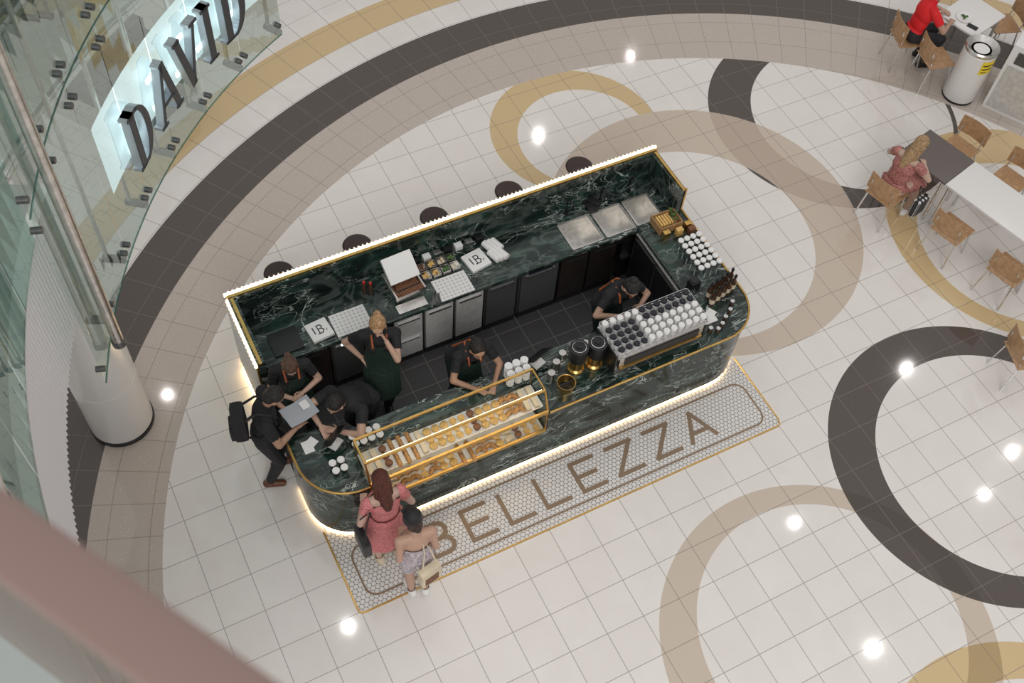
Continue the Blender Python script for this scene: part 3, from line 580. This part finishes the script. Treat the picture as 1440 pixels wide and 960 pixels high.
# sign band and letters
sb=root('sign_light_band','curved white back-lit band behind raised lettering','sign')
P('band',lambda b:arcwall(b,6.48,3.0,3.80,116,147,40),mat('lit band',(.82,.90,.96),.4,emit=1.0),sb,smooth=False)
def serif(chh,b,z0=.005,z1=.095):
    H=.62;t=.09;th=.03
    def bar(x0,y0,x1,y1,w): 
        p,q=V((x0,y0)),V((x1,y1)); d=q-p; box(b,((x0+x1)/2,(y0+y1)/2,(z0+z1)/2),(d.length,w,z1-z0),math.atan2(d.y,d.x))
    if chh=='I': bar(0,0,0,H,t); bar(-.08,th/2,.08,th/2,th); bar(-.08,H-th/2,.08,H-th/2,th)
    if chh=='D':
        bar(-.11,0,-.11,H,t); bar(-.19,th/2,0,th/2,th); bar(-.19,H-th/2,0,H-th/2,th)
        n=16; po=[(-.03+.21*math.sin(pi*i/n),H/2+H/2*math.cos(pi*i/n)) for i in range(n+1)]; pi_=[(-.03+.12*math.sin(pi*i/n),H/2+(H/2-th)*math.cos(pi*i/n)) for i in range(n+1)]
        for i in range(n): prism(b,[po[i],po[i+1],pi_[i+1],pi_[i]],z0,z1)
    if chh in 'AV':
        y=lambda v: v if chh=='A' else H-v
        if chh=='A': bar(-.16,0,0.0,H,.035); bar(.16,0,0,H,.085); bar(-.11,.2,.11,.2,th)
        else: bar(-.16,H,0,0,.085); bar(.16,H,0,0,.035)
        bar(-.22,y(th/2),-.10,y(th/2),th); bar(.09,y(th/2),.23,y(th/2),th)
for chh,an in zip('DAVID',(143.2,138.2,134.0,130.6,126.8)):
    th=rad(an); X=V((math.sin(th),-math.cos(th),0)); Z=V((-math.cos(th),-math.sin(th),0)); R=Matrix((X,V((0,0,1)),Z)).transposed()
    r=root('sign_letter','raised charcoal serif letter with silver sides on the glass facade','letter',pol(6.36,an,3.08),R=R,group='facade sign letters')
    P('letter_body',lambda b:serif(chh,b,.005,.085),M['lside'],r,smooth=False)
    P('letter_face',lambda b:serif(chh,b,.086,.096),M['letter'],r,smooth=False)
    for y in (.15,.47): P('halo_light',lambda b:box(b,(0,y,-.02),(.22,.05,.02)),M['led2'],r,smooth=False)
# stair behind facade
sr=root('escalator','grey ribbed escalator seen through the glass facade','escalator',(.2,7.4,0),.6)
P('step',lambda b:[box(b,(0,i*.28,(.7+i*.17)/2),(1.1,.28,.7+i*.17)) for i in range(18)],M['dsteel'],sr,smooth=False)
for sx in (-.62,.62): P('balustrade',lambda b:prism(b,[(sx-.03,-.2),(sx+.03,-.2),(sx+.03,5.2),(sx-.03,5.2)],0.0,.5),M['steel'],sr,smooth=False)
# foreground handrail
hr=root('handrail','rose brown flat handrail above a glass balustrade','handrail')
d=V((.21,-.34,0)).normalized(); nrm=V((.851,.525,0)); c0=V((-1.10,-3.37,9.47))-nrm*.008 
P('rail',lambda b:box(b,c0,(7,.076,.05),math.atan2(d.y,d.x)-.02,bev=.012),M['rail'],hr)
P('glass',lambda b:box(b,c0+V((0,0,-.55)),(7,.014,1.0),math.atan2(d.y,d.x)-.02),M['bglass'],hr,smooth=False)
# ================================================================= PEOPLE
def ik(a,c,l1,l2,pole):
    d=c-a; L=d.length; mx=(l1+l2)*.999
    if L>mx: c=a+d*(mx/L); d=c-a; L=mx
    x=(l1*l1-l2*l2+L*L)/(2*L); h=math.sqrt(max(l1*l1-x*x,0)); u=d.normalized(); p=(pole-pole.dot(u)*u)
    p=p.normalized() if p.length>1e-4 else V((0,0,1)); return a+u*x+p*h,c
def remesh(bm,vs,parent,name,material,smooth_it=2):
    bmesh.ops.recalc_face_normals(bm,faces=bm.faces); me=bpy.data.meshes.new(name); bm.to_mesh(me); bm.free()
    o=bpy.data.objects.new('tmp',me); COL.objects.link(o); md=o.modifiers.new('r','REMESH'); md.mode='VOXEL'; md.voxel_size=vs
    if smooth_it: s=o.modifiers.new('s','SMOOTH'); s.factor=.5; s.iterations=smooth_it
    dg=bpy.context.evaluated_depsgraph_get(); nm=bpy.data.meshes.new_from_object(o.evaluated_get(dg)); bpy.data.objects.remove(o)
    nm.name=name; nm.materials.clear(); ob=place(name,nm,material,parent,smooth=False)
    nm.polygons.foreach_set('use_smooth',[True]*len(nm.polygons)); return ob
def hand(b,w,d,n,side,curl=.5,s=1):
    d=d.normalized(); n=(n-n.dot(d)*d).normalized(); ac=n.cross(d)*side   # towards the thumb
    R=Matrix((ac,d,n)).transposed(); ell(b,w+d*.05*s,(.037*s,.052*s,.015*s),R,10); 
    for k,L in zip((1.5,.5,-.5,-1.5),(.066,.074,.068,.052)):
        p=w+d*.088*s+ac*(.0185*k)*s; q=p+(d+ac*k*.12+n*curl*.5).normalized()*L*.55*s; r=q+(d*(1-curl*.6)+ac*k*.08+n*curl*1.2).normalized()*L*.5*s
        capsule(b,p-d*.02,q,.0088*s,.0082*s,8); capsule(b,q,r,.0082*s,.007*s,8)
    p=w+d*.02*s+ac*.025*s; q=p+(d*.6+ac*.7+n*.2).normalized()*.045*s; r=q+(d*.9+ac*.25+n*.3).normalized()*.032*s
    capsule(b,p,q,.012*s,.0095*s,8); capsule(b,q,r,.0095*s,.008*s,8)
def person(label,xy,yaw,s=1,female=True,skin=(.55,.33,.23),pelvis=(0,0,.92),neck=(0,.01,1.42),look=(0,1,-.2),hands=((-.22,.12,.85),(.22,.12,.85)),poles=((-.6,-.5,-.2),(.6,-.5,-.2)),feet=((-.1,0),(.1,0)),seated=False,hair=('bun',(.03,.015,.01)),top='tee',bottom='trousers',topm=None,botm=None,shoem=None,apron=False,curl=.5,cap=False,kneep=None,toe=None):
    rt=root('person',label,'person',(xy[0],xy[1],0),yaw); skin=tuple(c*.84 for c in skin)
    skm=mat('skin',skin,.5,var=.06); b=BM(); RX=V((1,0,0)); pel=V(pelvis); nk=V(neck); up=(nk-pel).normalized(); r=(RX-RX.dot(up)*up).normalized(); f=up.cross(r)
    R=Matrix((r,f,up)).transposed(); sw=(.165 if female else .195)*s; bones={}
    ell(b,pel+up*.0,(.165*s,.115*s,.12*s),R); ell(b,pel.lerp(nk,.35),((.13 if female else .15)*s,.095*s,.16*s),R); ell(b,pel.lerp(nk,.68),((.15 if female else .175)*s,.11*s,.17*s),R)
    sh=[nk-up*.055*s-r*sw,nk-up*.055*s+r*sw]; capsule(b,sh[0],sh[1],.055*s,.055*s)
    if female:
        for k in (-1,1): ell(b,pel.lerp(nk,.66)+f*.085*s+r*k*.065*s,(.055*s,.05*s,.055*s),R,10)
    lk=V(look).normalized(); hu=(V((0,0,1))*.8+up*.4); hu=(hu-hu.dot(lk)*lk).normalized(); hr_=lk.cross(hu); HR=Matrix((hr_,lk,hu)).transposed()
    hc=nk+up*.07*s+hu*.12*s+lk*.02*s
    capsule(b,nk-up*.04*s,hc-hu*.06*s-lk*.01,.055*s,.048*s)
    ell(b,hc+hu*.025*s-lk*.01*s,(.076*s,.094*s,.092*s),HR,16); ell(b,hc-hu*.05*s+lk*.02*s,(.056*s,.066*s,.068*s),HR,12)
    capsule(b,hc+hu*.01*s+lk*.085*s,hc-hu*.025*s+lk*.10*s,.009*s,.014*s,8)
    for k in (-1,1): ell(b,hc+hr_*.078*s*k-hu*.01*s,(.012*s,.02*s,.03*s),HR,8)
    ell(b,hc+hu*.03*s+lk*.07*s,(.05*s,.02*s,.012*s),HR,8)
    bones['torso']=(pel,nk-up*.04,.13*s); bones['neck']=(nk,hc-hu*.06*s,.05*s); bones['head']=(hc-hu*.05*s,hc+hu*.04*s,.09*s)
    for i,k in ((0,-1),(1,1)):
        el,wr=ik(sh[i],V(hands[i]),.275*s,.245*s,V(poles[i]))
        capsule(b,sh[i],el,(.048 if female else .056)*s,(.038 if female else .044)*s); capsule(b,el,wr,(.038 if female else .043)*s,.026*s)
        d=(wr-el).normalized(); n=V((0,0,-1)) if abs(d.z)<.8 else V((-k,0,0)); hand(b,wr,d,n,-k,curl,s*(.95 if female else 1.05))
        bones['ua%d'%i]=(sh[i],el,.045*s); bones['fa%d'%i]=(el,wr,.035*s); bones['ha%d'%i]=(wr,wr+d*.16,.03*s)
    knees=[]
    for i,k in ((0,-1),(1,1)):
        hip=pel+r*k*.088*s-up*.03*s; ft=V((feet[i][0],feet[i][1],.085*s)); kp=V(kneep) if kneep else V((k*.1,1,.05))
        kn,an=ik(hip,ft,.43*s,.42*s,kp); td=V((*toe[i],0)).normalized() if toe else V((k*.15,1,0)).normalized()
        capsule(b,hip,kn,.088*s,.056*s); capsule(b,kn,kn.lerp(an,.35),.054*s,.055*s); capsule(b,kn.lerp(an,.3),an,.056*s,.036*s)
        zf=an.z-.05*s; an2=V((an.x,an.y,zf)); capsule(b,an2-td*.035*s,an2+td*.13*s,.038*s,.030*s); capsule(b,an,an2-td*.02*s,.036*s,.038*s)
        bones['th%d'%i]=(hip,kn,.075*s); bones['sh%d'%i]=(kn,an,.045*s); bones['ft%d'%i]=(an2-td*.04,an2+td*.15*s,.035*s); knees.append(kn)
    body=remesh(b,.0085,rt,'body',skm)
    me=body.data; n=len(me.vertices); co_=np.empty(n*3); me.vertices.foreach_get('co',co_); co_=co_.reshape(-1,3); no=np.empty(n*3); me.vertices.foreach_get('normal',no); no=no.reshape(-1,3)
    names=list(bones); D=[];T=[]
    for nm in names:
        p,q,rd=bones[nm]; p=np.array(p);q=np.array(q); v=q-p; t=np.clip(((co_-p)@v)/(v@v),0,1); D.append(np.linalg.norm(co_-(p+t[:,None]*v),axis=1)-rd); T.append(((co_-p)@v)/(v@v))
    idx=np.argmin(np.array(D),axis=0); tt=np.array(T)[idx,np.arange(n)]; nmarr=np.array(names)[idx]
    def shell(name,sel,off,material):
        ids=np.nonzero(sel)[0]; mp_=-np.ones(n,int); mp_[ids]=np.arange(len(ids)); fs=[]
        for p in me.polygons:
            v=[mp_[i] for i in p.vertices]
            if min(v)>=0: fs.append(v)
        if not fs: return
        m2=bpy.data.meshes.new(name); m2.from_pydata([tuple(x) for x in (co_[ids]+no[ids]*off)],[],fs); place(name,m2,material,rt,smooth=False)
        m2.polygons.foreach_set('use_smooth',[True]*len(fs))
    isn=lambda p: np.char.startswith(nmarr,p)
    tor=isn('torso')
    if top=='tee': shell('t_shirt',(tor&(tt>.08))|(isn('ua')&(tt<.62)),.011,topm or M['tee'])
    if top=='dress': shell('dress_bodice',(tor&(tt>-.1)&(tt<.97))|(isn('ua')&(tt<.45)),.014,topm)
    if top=='cami': shell('camisole',(tor&(tt>0)&(tt<.72)),.012,topm)
    if bottom=='trousers': shell('trousers',(tor&(tt<=.12))|isn('th')|(isn('sh')&(tt<.93)),.012,botm or M['denim'])
    if bottom=='shorts': shell('shorts',(tor&(tt<=.12))|(isn('th')&(tt<.6)),.014,botm or M['denim'])
    shell('shoe',isn('ft')|(isn('sh')&(tt>.95)),.009,shoem or M['black'])
    def loft(name,levels,a0,a1,m_,nn=24):
        bb=BM(); rings=[]
        for c,rx,ry,rv,fv in levels:
            rings.append([bb.verts.new(c+rv*rx*math.sin(a0+(a1-a0)*i/nn)*(1+.03*math.sin(i*2.3))+fv*ry*math.cos(a0+(a1-a0)*i/nn)*(1+.03*math.sin(i*2.3))) for i in range(nn+1)])
        for A_,B_ in zip(rings,rings[1:]):
            for i in range(nn): bb.faces.new((A_[i],A_[i+1],B_[i+1],B_[i]))
        mesh_obj(name,bb,m_,rt)
    km=(knees[0]+knees[1])/2; am=V(((feet[0][0]+feet[1][0])/2,(feet[0][1]+feet[1][1])/2,.1))
    if apron:
        loft('apron',[(pel.lerp(nk,.8),.10*s,.135*s,r,f),(pel.lerp(nk,.5),.15*s,.150*s,r,f),(pel.lerp(nk,.2),.175*s,.135*s,r,f),(pel,.195*s,.145*s,r,f),(pel.lerp(km,.5),.20*s,.15*s,RX,V((0,1,0))),(pel.lerp(km,.95),.21*s,.16*s,RX,V((0,1,0)))],-1.35,1.35,M['apron'])
        for k in (-1,1):
            P('apron_strap',lambda bb:sweep(bb,[pel.lerp(nk,.78)+f*.135*s+r*k*.07*s,nk-up*.02*s+f*.07*s+r*k*.075*s,nk+r*k*.08*s-f*.02,nk-up*.1*s-f*.12*s+r*k*.03*s,pel.lerp(nk,.3)-f*.11*s-r*k*.1*s],.011,6),M['orange'],rt)
    if bottom in('skirt','longskirt'):
        e=.35 if bottom=='skirt' else .9
        if seated: loft('skirt',[(pel.lerp(nk,.12),.16*s,.125*s,r,f),(pel+V((0,.06,.0)),.2*s,.17*s,r,f),(pel.lerp(km,.6),.2*s,.11*s,RX,V((0,.3,1))),(km,.19*s,.10*s,RX,V((0,.1,1)))],-pi,pi,botm)
        else: loft('skirt',[(pel.lerp(nk,.25),.15*s,.12*s,r,f),(pel,.195*s,.15*s,r,f),(pel.lerp(km,.6),.235*s,.19*s,RX,V((0,1,0))),(km.lerp(am,e-.25 if e>.3 else .05),.27*s,.23*s,RX,V((0,1,0)))],-pi,pi,botm)
    for k in (-1,1): P('eye',lambda bb:ell(bb,hc+hr_*k*.03*s+lk*.079*s+hu*.008*s,(.012*s,.008*s,.007*s),HR,8),M['black'],rt)
    P('mouth',lambda bb:ell(bb,hc-hu*.062*s+lk*.083*s,(.022*s,.008*s,.007*s),HR,8),mat('lips',(skin[0]*.8,skin[1]*.45,skin[2]*.5),.4),rt)
    hb=BM(); st_,hcol=hair; hm=mat('hair',hcol,.45,var=.4,vs=40,bump=.8,bs=45)
    ell(hb,hc+hu*.042*s-lk*.022*s,(.086*s,.095*s,.088*s),HR,18); ell(hb,hc-hu*.01*s-lk*.045*s,(.082*s,.066*s,.085*s),HR,14)
    if st_=='bun': ell(hb,hc+hu*.10*s-lk*.09*s,(.042*s,.042*s,.042*s),HR,12)
    if st_=='lowbun': ell(hb,hc-hu*.0*s-lk*.12*s,(.04*s,.038*s,.04*s),HR,12)
    if st_=='long':
        capsule(hb,hc-lk*.05*s,nk-up*.05*s-f*.07*s,.062*s,.066*s); capsule(hb,nk-up*.05*s-f*.075*s,nk-up*.10*s-f*.09*s,.066*s,.05*s)
        for k in (-1,1): capsule(hb,hc+hr_*k*.065*s-lk*.02*s,nk-up*.06*s+r*k*.075*s-f*.02*s,.028*s,.024*s)
    remesh(hb,.009,rt,'hair',hm,2)
    if cap:
        P('cap',lambda bb:[lathe(bb,[(.098*s,0),(.1*s,.03),(.088*s,.075),(.05*s,.10),(.01,.107)],hc+hu*.035*s-lk*.012*s,24,HR),box(bb,hc+hu*.045*s+lk*.11*s,(.13*s,.09*s,.01),R=HR,bev=.004)],M['black'],rt)
    return rt
def L(xy,yaw):
    c,s_=math.cos(-yaw),math.sin(-yaw)
    return lambda x,y,z:(c*(x-xy[0])-s_*(y-xy[1]),s_*(x-xy[0])+c*(y-xy[1]),z)
# 1 standing barista
xy=(1.15,2.12); yw=yawof((-.35,-1)); l=L(xy,yw)
person('woman in black tee and dark green apron, hand at her mouth',xy,yw,1.0,skin=(.62,.40,.30),look=(.1,1,-.35),hands=((-.07,.16,1.44),(.20,.03,1.0)),poles=((-.5,.4,-1),(1,-.45,0)),hair=('bun',(.42,.25,.12)),apron=True,feet=((-.05,.06),(.07,-.08)))
# 2 leaning barista
xy=(1.95,1.84); yw=pi; l=L(xy,yw)
person('woman in black tee and apron leaning forward on the counter',xy,yw,.97,skin=(.50,.29,.19),pelvis=(0,0,.88),neck=(.0,.27,1.29),look=(.1,1,-.35),hands=(l(2.06,1.28,1.035),l(1.84,1.30,1.035)),poles=((-.8,-.2,-.6),(.8,-.2,-.6)),hair=('lowbun',(.012,.009,.008)),apron=True,feet=((-.1,-.05),(.1,-.03)))
# 3 barista at machine
xy=(3.70,1.80); yw=yawof((.1,-1)); l=L(xy,yw)
person('woman with tied black hair in black working the coffee machine',xy,yw,.98,skin=(.58,.36,.26),neck=(0,.20,1.36),look=(.1,1,-1.0),hands=(l(3.86,1.42,1.18),l(3.58,1.40,1.16)),poles=((-.9,-.3,-.5),(.9,-.3,-.5)),hair=('bun',(.015,.012,.012)),apron=True)
# 4 girl
xy=(.22,2.22); yw=yawof((-.15,-1)); l=L(xy,yw)
person('woman with brown hair in black tee and apron looking down',xy,yw,.94,skin=(.62,.40,.30),neck=(0,.06,1.33),look=(0,1,-1.1),hands=(l(.26,1.96,1.08),l(.12,1.96,1.06)),poles=((-.9,-.3,-.7),(.9,-.3,-.7)),hair=('lowbun',(.10,.05,.03)),apron=True,pelvis=(0,0,.86))
# 5 man with backpack
xy=(-.25,1.80); yw=yawof((1,-.25)); l=L(xy,yw)
person('man in black tee with a backpack holding open menus',xy,yw,1.0,female=False,skin=(.50,.29,.20),neck=(.02,.08,1.42),look=(.0,1,-.9),hands=(l(.0,1.86,1.12),l(.04,1.60,1.08)),poles=((-.8,-.3,-.7),(.8,-.3,-.7)),hair=('short',(.015,.012,.01)),shoem=M['brown'],feet=((-.1,.06),(.12,-.04)))
bp_=root('backpack','black fabric backpack worn by a standing man','backpack',(xy[0],xy[1],0),yw)
P('bag',lambda b:[box(b,(.02,-.19,1.20),(.26,.14,.38),bev=.05)],M['tee'],bp_); P('pocket',lambda b:box(b,(.02,-.27,1.1),(.2,.05,.18),bev=.02),M['denim'],bp_)
for k in (-1,1): P('strap',lambda b:sweep(b,[(.02+k*.1,-.12,1.36),(.02+k*.1,.0,1.455),(.02+k*.11,.13,1.40),(.02+k*.12,.16,1.25),(.02+k*.16,.0,1.08),(.02+k*.1,-.13,1.05)],.014,6),M['denim'],bp_)
mn=root('menu','open white menu sheets held by a customer','menu',(.13,1.73,1.14),.2)
P('page',lambda b:[box(b,(-.08,0,.0),(.16,.24,.006),R=Matrix.Rotation(.12,3,'Y')),box(b,(.08,0,.0),(.16,.24,.006),R=Matrix.Rotation(-.12,3,'Y'))],mat('grey menu',(.38,.40,.43),.4),mn,smooth=False); P('print_panel',lambda b:box(b,(.08,.03,.012),(.08,.1,.003)),M['paper'],mn,smooth=False)
# 6 bending man
xy=(.82,1.80); yw=yawof((-.85,-.5)); l=L(xy,yw)
person('man in black tee bending over the counter end towards a tablet',xy,yw,.98,female=False,skin=(.60,.38,.28),pelvis=(0,0,.88),neck=l(.56,1.62,1.20),look=(0,1,-.7),hands=(l(.40,1.40,1.08),l(.27,1.55,1.05)),poles=((-.8,-.2,.1),(.8,-.2,.1)),hair=('short',(.012,.01,.01)),feet=((-.1,-.02),(.1,-.05)))
# 7 pink dress
PINK=mat('pink checked dress',(.60,.20,.20),.7,var=.4,vs=60,bump=.5)
xy=(.48,.43); yw=0
person('woman in a pink dress with auburn hair at the display',xy,yw,.97,skin=(.68,.45,.36),neck=(0,.0,1.40),look=(.1,1,-.5),hands=((-.16,.16,1.06),(.15,.17,1.07)),poles=((-.6,-.6,-.8),(.6,-.6,-.8)),hair=('long',(.10,.022,.012)),top='dress',bottom='skirt',topm=PINK,botm=PINK,shoem=M['cream'])
hbg=root('handbag','black leather handbag hanging at a shopper\'s side','handbag',(.20,.32,0)); P('bag',lambda b:box(b,(0,0,.86),(.09,.26,.24),bev=.03),M['black'],hbg); P('strap',lambda b:sweep(b,[(0,-.1,.97),(.02,-.06,1.2),(.10,0,1.39),(.02,.06,1.2),(0,.1,.97)],.008,6),M['black'],hbg)
# 8 cap woman
FL=mat('pale floral fabric',(.50,.44,.48),.7,var=.45,vs=40,bump=.4)
xy=(.59,-.04); yw=-.1
person('woman in a black cap, pale strap top and floral shorts',xy,yw,.92,skin=(.60,.37,.27),neck=(0,.0,1.38),look=(-.1,1,-.3),hands=((-.10,.14,1.08),(.09,.15,1.05)),poles=((-.2,-.5,-1),(.2,-.5,-1)),hair=('lowbun',(.05,.025,.015)),top='cami',bottom='shorts',topm=FL,botm=FL,shoem=M['white'],cap=True,feet=((-.06,0),(.07,-.03)))
tb=root('tote_bag','cream canvas tote bag with dark print hanging from a shoulder','tote bag',(.64,-.23,0),.2); P('bag',lambda b:box(b,(0,0,.80),(.22,.08,.30),bev=.02),M['cream'],tb); P('print_patch',lambda b:box(b,(0,-.042,.76),(.15,.004,.14)),M['crust'],tb,smooth=False); P('strap',lambda b:sweep(b,[(-.08,0,.95),(-.02,.05,1.2),(.02,.14,1.33),(.05,.06,1.2),(.08,0,.95)],.008,6),M['cream'],tb)
# 9 seated woman
PK2=mat('dusty pink print dress',(.40,.16,.14),.7,var=.55,vs=50)
xy=(8.04,2.05); yw=yawof(wv)
person('seated blonde woman in a dusty pink dress at a table',xy,yw,.98,skin=(.66,.45,.35),pelvis=(0,0,.57),neck=(.02,.06,1.06),look=(.3,1,-.5),hands=((-.12,.34,.79),(.14,.34,.80)),poles=((-.9,-.3,-.4),(.9,-.3,-.4)),feet=((.0,.32),(.2,.28)),seated=True,hair=('long',(.42,.27,.14)),top='dress',bottom='skirt',topm=PK2,botm=PK2,shoem=M['white'],kneep=(0,.6,1))
sb2=root('shoulder_bag','black and white patterned bag hanging beside a seated woman','bag',(8.26,1.72,0),.2); P('bag',lambda b:box(b,(0,0,.42),(.22,.1,.28),bev=.03),dots('bag print',(.02,.02,.02),(.6,.6,.6),.06),sb2); P('strap',lambda b:sweep(b,[(-.09,0,.54),(-.03,.08,.72),(.09,0,.54)],.008,6),M['black'],sb2)
# 10 red shirt
xy=(10.14,4.27); yw=yawof((.95,-.3))
person('seated person in a bright red shirt and dark trousers eating',xy,yw,1.0,female=False,skin=(.55,.34,.25),pelvis=(0,0,.57),neck=(.0,.10,1.06),look=(.1,1,-.6),hands=((-.16,.40,.79),(.16,.40,.80)),poles=((-.9,-.3,-.4),(.9,-.3,-.4)),feet=((-.12,.32),(.12,.28)),seated=True,hair=('short',(.03,.02,.015)),topm=mat('red cotton',(.70,.012,.016),.7),kneep=(0,.6,1))
